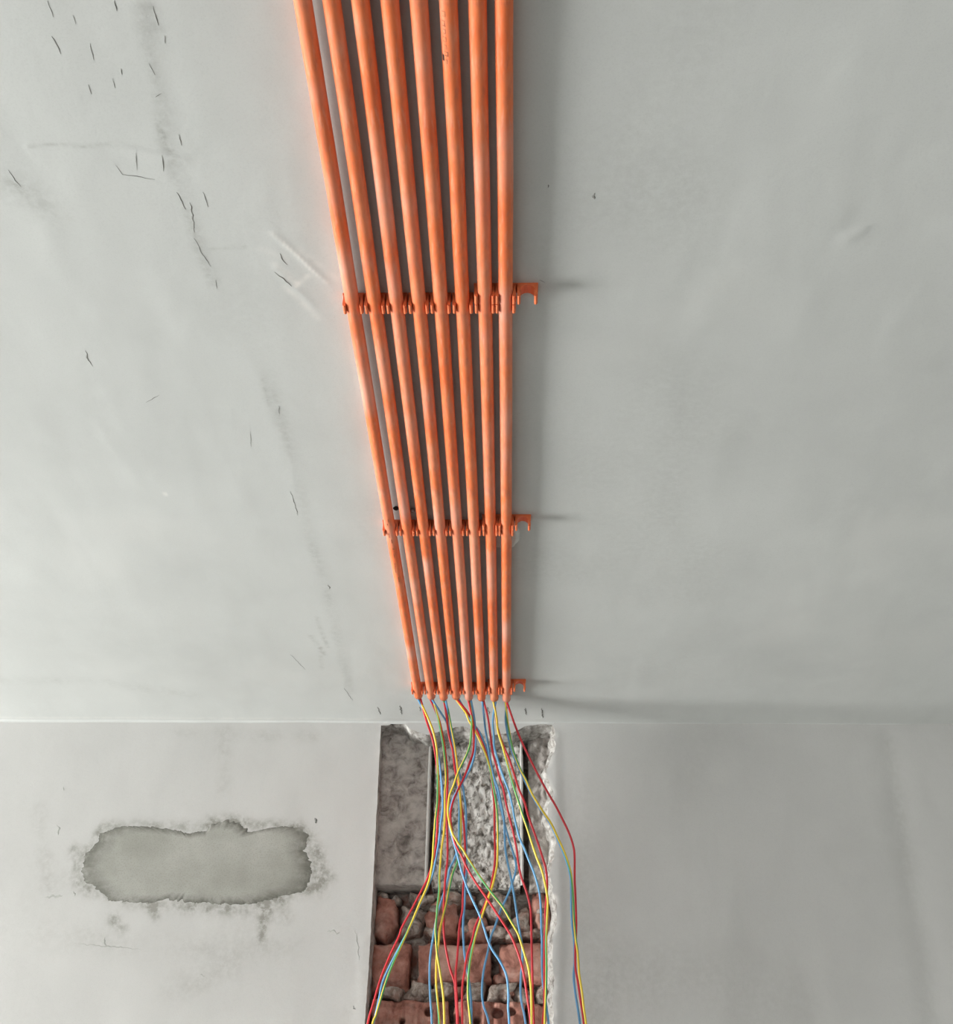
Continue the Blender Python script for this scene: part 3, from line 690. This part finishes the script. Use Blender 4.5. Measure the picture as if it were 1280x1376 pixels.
# ------------------------------------------------------------------ clip strips
CLIP_L = 0.0175
def clip_mesh():
    cz = -DROP; Ri = RAD + 0.0003
    outer = [(-12.0, -25.6), (-13.8, -24.0), (-14.3, -21), (-13.8, -12), (-13.8, -4.6), (-15.0, -4.4), (-15.0, 0), (-9, 0), (-4, 0), (0, 0), (4, 0), (9, 0), (15.0, 0), (15.0, -4.4), (13.8, -4.6), (13.8, -12), (14.3, -21), (13.8, -24.0), (12.0, -25.6)]
    ang = [216, 208, 198, 178, 160, 148, 136, 118, 103, 90, 77, 62, 44, 32, 20, 2, -18, -28, -36]
    O = [(x / 1000, z / 1000) for x, z in outer]
    I = [(Ri * math.cos(math.radians(a)), cz + Ri * math.sin(math.radians(a))) for a in ang]
    I[0] = (-0.0098, -0.0250); I[-1] = (0.0098, -0.0250); I[1] = (-0.0094, -0.0226); I[-2] = (0.0094, -0.0226)
    n = len(O); V = []
    ins = 0.0012
    for (yy, s) in ((0, 1), (CLIP_L, 1)):
        V += [(x, yy, z) for x, z in O] + [(x, yy, z) for x, z in I]
    f = []
    for i in range(n - 1):
        f.append((i, i + 1, n + i + 1, n + i)); f.append((2 * n + i, 3 * n + i, 3 * n + i + 1, 2 * n + i + 1))
        f.append((i, 2 * n + i, 2 * n + i + 1, i + 1)); f.append((n + i, n + i + 1, 3 * n + i + 1, 3 * n + i))
    for e in (0, n - 1):
        f.append((e, n + e, 3 * n + e, 2 * n + e) if e == 0 else (e, 2 * n + e, 3 * n + e, n + e))
    return V, f
_cv, _cf = clip_mesh()
CLIP_ME = None
def clip_strip(idx, y0, label, first_ref):
    global CLIP_ME
    xm = [cx(i, y0) if i < 8 else cx(7, y0) + PITCH for i in idx]
    root = empty('clip_strip', (xm[0], y0, CEIL))
    tag(root, label, 'pipe clip', 'orange clip strips holding the conduits')
    for x in xm:
        if CLIP_ME is None:
            o = mesh_obj('clip', _cv, _cf, M_CLIP, root, smooth=False)
            bv = o.modifiers.new('bevel', 'BEVEL'); bv.width = 0.0007; bv.segments = 2; bv.limit_method = 'ANGLE'; bv.angle_limit = math.radians(35)
            CLIP_ME = o
        else:
            o = CLIP_ME.copy(); col.objects.link(o); o.parent = root
        o.location = (x - xm[0], 0, 0.0005)
    return root
for y0, nm in ((1.306, 'nearest the camera'), (1.931, 'midway along the run'), (2.682, 'at the wall end')):
    clip_strip([6, 7, 8], y0, 'short orange clip strip with an empty right clip, ' + nm, None)
    st = clip_strip(list(range(8)), y0 + CLIP_L + 0.0015, 'long orange clip strip across all eight conduits, ' + nm, None)
    if abs(y0 - 1.931) < 1e-6:
        mid_strip = st
# nail heads beside the middle strip
def nail(u, v, r, mat, name):
    p = on_ceiling(u, v); n = 12; V = []; f = []
    for k, (rr_, dz_) in enumerate(((0.5, 0.002), (0.5, -0.0025), (1.0, -0.0025), (1.0, -0.0040), (0.7, -0.0055), (0.15, -0.0060))):
        for q in range(n):
            a = 2 * math.pi * q / n; V.append((p[0] + r * rr_ * math.cos(a) - mid_strip.location[0], p[1] + r * rr_ * math.sin(a) - mid_strip.location[1], dz_))
    for k in range(5):
        for q in range(n):
            f.append((k * n + q, k * n + (q + 1) % n, (k + 1) * n + (q + 1) % n, (k + 1) * n + q))
    f.append(tuple(5 * n + q for q in range(n)))
    mesh_obj(name, V, f, mat, mid_strip)
nail(532, 681, 0.0055, M_DARK, 'anchor_plug'); nail(554, 684, 0.0050, M_STEEL, 'nail_head')

# ------------------------------------------------------------------ wires
WIRES = [
 (0, 'R', 0, [(572, 966), (580, 990), (584.5, 1012), (588, 1042), (589.5, 1073), (588, 1096), (587, 1120), (585, 1141), (582, 1157), (574, 1181), (564, 1201), (552, 1224), (540, 1246), (536, 1258), (522.5, 1287), (511, 1316), (501, 1350), (494, 1375)]),
 (0, 'Y', -.012, [(576.6, 968.5), (583, 987), (587, 1010), (588, 1043), (587.5, 1077), (585, 1100), (582.5, 1130), (581, 1155), (576, 1185), (562, 1218), (554, 1237), (541, 1266), (530, 1290), (520, 1315), (512, 1340), (505, 1364), (500, 1378)]),
 (0, 'B', .014, [(577, 970), (584, 990), (588.5, 1012), (591.5, 1033), (594, 1062), (594.7, 1087), (592, 1107), (590, 1129), (585, 1157), (581, 1176), (573, 1195), (561, 1222), (551, 1245), (538, 1270), (524, 1297), (514, 1320), (509, 1343), (504, 1366), (501, 1378)]),
 (1, 'Y', -.01, [(588.5, 964.5), (592.5, 986), (596.5, 1010), (599, 1044), (597.5, 1068), (597.5, 1096), (596, 1120), (593, 1141), (591.5, 1159), (590, 1177), (590, 1197), (587.6, 1218), (586.5, 1233), (585, 1248), (585.6, 1262), (587, 1281), (589, 1293.5), (592.5, 1316), (595.6, 1341), (597, 1374)]),
 (1, 'R', .010, [(589, 965), (594.5, 988), (598, 1010), (601, 1044), (600.5, 1073), (600.3, 1106), (601, 1124), (601, 1156), (599, 1172), (597.5, 1190), (596.3, 1211), (596, 1229), (596, 1248), (597, 1262), (600, 1281), (605, 1303.5), (610.6, 1321), (612.5, 1350), (614, 1374)]),
 (1, 'B', .022, [(594, 960.5), (601, 974), (606, 1000), (611, 1025), (614, 1045), (616, 1065), (617, 1085), (616.5, 1110), (616, 1135), (610, 1155), (604.5, 1166), (601.5, 1181), (596, 1201), (591.4, 1215.6), (588, 1226.6), (585, 1241), (582, 1259), (578, 1285), (577, 1312), (578, 1341), (580, 1372)]),
 (2, 'R', .004, [(600, 964.5), (602.5, 986), (607.8, 1008), (611, 1033), (614, 1048), (617, 1061.5), (618.5, 1074), (621, 1092.5), (623, 1108), (624, 1124), (624.7, 1143), (624, 1168.6), (622, 1198), (621, 1224), (617.6, 1240), (616, 1261), (614, 1287), (612, 1310), (613, 1331), (615, 1374)]),
 (2, 'Y', -.004, [(601, 951), (607, 982), (611, 1004), (614.5, 1032), (616, 1050), (618, 1070), (619, 1088), (619, 1106), (618.6, 1129), (617.5, 1143), (614, 1159), (608, 1174), (603.4, 1194), (599.6, 1213), (594.7, 1233), (590.5, 1251), (589.5, 1265), (587, 1282), (586, 1297), (586, 1326), (590, 1373)]),
 (2, 'B', .018, [(603, 966), (607, 990), (611, 1012), (616, 1035), (621, 1054), (623.7, 1071), (626, 1092), (626, 1120), (626.5, 1148), (626.4, 1172), (625, 1194), (624, 1216), (622.6, 1232), (622, 1248), (622.5, 1262), (623.7, 1281), (627, 1302), (631, 1326), (633, 1350), (633, 1376)]),
 (3, 'Y', -.014, [(625, 957), (630, 968.5), (641, 988), (650, 1008), (656, 1025), (660, 1042), (663, 1060), (666, 1077.5), (668, 1096), (668.7, 1124), (668, 1156), (665.8, 1172), (661, 1192), (654, 1212), (647, 1232), (641.7, 1248), (637.3, 1263), (632, 1288.5), (629, 1316), (629, 1343.5), (632, 1376)]),
 (3, 'R', .000, [(628, 957), (638, 976), (645, 991), (653, 1012), (659, 1038), (662, 1062), (664, 1087), (664.3, 1120), (664.8, 1156), (660, 1188), (656, 1202.5), (649, 1221), (638.4, 1245), (634.5, 1262), (627.5, 1283.5), (624, 1306), (621, 1326), (620.6, 1351), (621, 1376)]),
 (3, 'B', .030, [(627, 958), (637, 974), (643, 982), (648, 992), (655, 1012), (662, 1040), (669, 1070), (676, 1100), (684, 1130), (691, 1152), (693, 1168), (687, 1190), (679.7, 1208), (672, 1224), (664.4, 1246), (659, 1260), (655, 1280), (649.5, 1305), (647.4, 1332), (649.5, 1351.6), (656.6, 1375)]),
 (4, 'R', -.022, [(635, 970), (636.5, 987), (635.6, 1010), (630, 1027), (624, 1043), (615, 1061.5), (608, 1079), (605, 1096), (607, 1115), (610.6, 1131), (615, 1141), (621, 1152), (627.5, 1166.5), (638.5, 1185), (653.7, 1207), (666, 1225.5), (682, 1250), (688, 1261), (697, 1284), (704, 1312), (708.6, 1343), (713, 1375)]),
 (4, 'B', -.014, [(637, 965), (638.5, 990), (638, 1010), (633.6, 1028), (625, 1045), (612, 1066), (606, 1082), (603.5, 1096), (605, 1113), (609, 1130), (612.5, 1142), (616, 1155), (620, 1170), (627.5, 1192.6), (636, 1212), (644, 1229), (650.5, 1248), (654.5, 1261), (661, 1276), (672, 1292.6), (680.5, 1312), (683, 1337.5), (682.6, 1354), (684, 1375)]),
 (4, 'Y', -.028, [(633.5, 965), (633, 985), (631, 1002), (626, 1016), (616, 1036), (609, 1056), (603.6, 1070), (601.7, 1089), (603, 1102), (607, 1118), (610.6, 1125), (616, 1134), (622, 1142), (628, 1152.5), (641.7, 1174), (656, 1194), (667, 1208), (676, 1220), (686, 1237.5), (694.5, 1252), (698, 1261), (704, 1280), (710, 1302), (713, 1326), (713.8, 1346), (714, 1376)]),
 (5, 'B', -.006, [(649.5, 957), (652, 980.5), (655, 998), (659, 1023), (664, 1046), (669, 1060), (672.7, 1078.6), (676.8, 1099), (677.8, 1121), (678.8, 1141.6), (682, 1160), (687, 1183), (691.7, 1211), (696, 1240), (699, 1257), (701.6, 1275), (701.6, 1292.6), (699.5, 1315), (700, 1343), (705.8, 1374)]),
 (5, 'R', -.012, [(655, 963), (659, 990), (662, 1012), (667, 1030), (672, 1048), (676, 1060), (680, 1080.6), (684.4, 1099), (689.5, 1119), (694, 1141.6), (696, 1158), (700, 1178), (707, 1198), (712.5, 1221), (713.6, 1243), (714, 1265), (715, 1305), (715.6, 1340), (717, 1375)]),
 (6, 'B', -.018, [(662, 967), (663.5, 990), (664, 1004), (669, 1022), (676, 1044), (683.4, 1063), (688.4, 1083.7), (691.5, 1101), (697.6, 1125), (703.7, 1139), (710, 1155), (718, 1175), (724.5, 1199), (726.7, 1224), (727.2, 1248), (728, 1264), (728, 1291), (729, 1319), (731, 1333), (735, 1361), (737, 1378)]),
 (6, 'R', -.020, [(666, 963), (669, 980), (676, 1001.7), (683, 1017.6), (689, 1035), (693, 1048), (697.6, 1062), (704.7, 1078.6), (709.8, 1097), (717, 1117), (724, 1137.5), (729.5, 1155), (733.5, 1169), (735, 1188), (734, 1206), (732.5, 1226), (732.8, 1240), (731.4, 1261), (731, 1298), (731, 1335), (731, 1354), (729, 1375)]),
 (6, 'Y', -.026, [(667, 965), (669, 983), (675, 1003), (680, 1022), (686, 1043), (691.5, 1062), (697.6, 1080.6), (702.7, 1097), (708.8, 1115), (713.8, 1131), (720.4, 1151), (727.5, 1169), (732, 1187), (735.5, 1207), (735.5, 1220), (734.5, 1240), (733.5, 1265), (734, 1300), (733, 1340), (731.5, 1378)]),
 (7, 'B', .004, [(679, 963), (681, 982), (686, 1004), (692, 1022), (700, 1039), (710, 1060), (719, 1077), (730, 1093), (739, 1107), (747, 1124), (755, 1142), (761, 1158), (765, 1172), (767, 1187), (767.5, 1226.6), (769.5, 1252), (771, 1264), (772, 1291), (770.5, 1312), (773, 1336), (779, 1376)]),
 (7, 'Y', -.008, [(681, 963), (684, 983), (688, 1004), (693.4, 1020), (700, 1036), (706, 1047), (713.8, 1065), (722, 1079), (731, 1093), (740, 1106), (748, 1123), (756.5, 1141.6), (761.6, 1155), (766, 1170), (768, 1183), (770, 1210), (770.8, 1232), (772.5, 1254), (773.5, 1264), (776, 1281), (778, 1309), (781.7, 1333), (784, 1354), (787, 1376)]),
 (7, 'R', -.002, [(689.5, 968.5), (698.7, 992), (708, 1012), (720, 1036), (734, 1062), (745, 1080.6), (754.5, 1099), (763.6, 1118), (769.5, 1135), (771.7, 1150), (771.8, 1180), (772.7, 1199), (773.7, 1226.6), (774, 1248), (772.8, 1275), (773, 1301), (776, 1319), (779, 1340), (784, 1374)]),
]
WNAME = {'R': ('red', M_RED), 'B': ('blue', M_BLUE), 'Y': ('yellow and green', M_YG)}
TAIL = ['ending at the chase bottom left', 'down the left of the chase', 'across the left of the chase', 'past the middle of the chase',
        'looping left then right', 'in the right half of the chase', 'along the right edge of the chase', 'bowing right over the plaster']
def catmull(P, sub=7):
    P = np.asarray(P); Q = np.concatenate([[2 * P[0] - P[1]], P, [2 * P[-1] - P[-2]]]); out = []
    for i in range(1, len(Q) - 2):
        p0, p1, p2, p3 = Q[i - 1], Q[i], Q[i + 1], Q[i + 2]
        for t in np.linspace(0, 1, sub, endpoint=False):
            out.append(0.5 * ((2 * p1) + (-p0 + p2) * t + (2 * p0 - 5 * p1 + 4 * p2 - p3) * t * t + (-p0 + 3 * p1 - 3 * p2 + p3) * t ** 3))
    out.append(Q[-2]); return np.array(out)
WR = 0.0025
def make_wire(i, c, off, uvs, slot):
    yend = END_Y[i]
    x0 = XC_FAR[i]; a = (0, 2.1, 4.2)[slot]
    sx, sz = 0.0038 * math.cos(a + i), 0.0038 * math.sin(a + i) - 0.001
    pts = [np.array([x0 + sx, yend - 0.10, CEIL - DROP + sz]), np.array([x0 + sx, yend - 0.02, CEIL - DROP + sz]), np.array([x0 + sx, yend + 0.004, CEIL - DROP + sz - 0.001])]
    for u, v in uvs:
        t = np.clip((v - 945) / 60.0, 0, 1); s = t * t * (3 - 2 * t)
        dist = (WALL - yend - 0.02) * (1 - s) + 0.140 * s - off * s
        dist += -0.030 * np.clip((v - 1000) / 376, 0, 1.2)
        pts.append(on_wall(u, v, -dist))
    last, prev = pts[-1], pts[-2]
    d = (last - prev) / np.linalg.norm(last - prev)
    for k in (0.10, 0.22, 0.34):
        pts.append(last + np.array([d[0] * k * 0.5, -0.02 * k, -k]))
    c_ = catmull(pts, 6)
    n = len(c_); k = 8
    tg = np.gradient(c_, axis=0); tg /= np.linalg.norm(tg, axis=1)[:, None]
    ref = np.array([1.0, 0.0, 0.0]); U = []
    for q in range(n):
        ref = ref - tg[q] * ref.dot(tg[q]); ref /= np.linalg.norm(ref); U.append(ref.copy())
    U = np.array(U); W_ = np.cross(tg, U)
    an = np.linspace(0, 2 * np.pi, k + 1)
    V = c_[:, None, :] + WR * (np.cos(an)[None, :, None] * U[:, None, :] + np.sin(an)[None, :, None] * W_[:, None, :])
    L = np.concatenate([[0], np.cumsum(np.linalg.norm(np.diff(c_, axis=0), axis=1))])
    uv = np.stack([np.tile(an / (2 * np.pi), (n, 1)), np.repeat(L[:, None], k + 1, 1) + i * 0.13], -1).reshape(-1, 2)
    f = grid_faces(n, k + 1, flip=True)
    nm, mt = WNAME[c]
    o = mesh_obj('wire', V.reshape(-1, 3), f, mt, uv=uv)
    end_name = ORD[i] + (' conduit' if 0 < i < 7 else ' conduit')
    tag(o, '%s wire from the %s, %s' % (nm, end_name, TAIL[i]), 'wire', 'loose wires hanging from the conduit ends')
cnt = {}
for (i, c, off, uvs) in WIRES:
    s = cnt.get(i, 0); cnt[i] = s + 1
    make_wire(i, c, off, uvs, s)
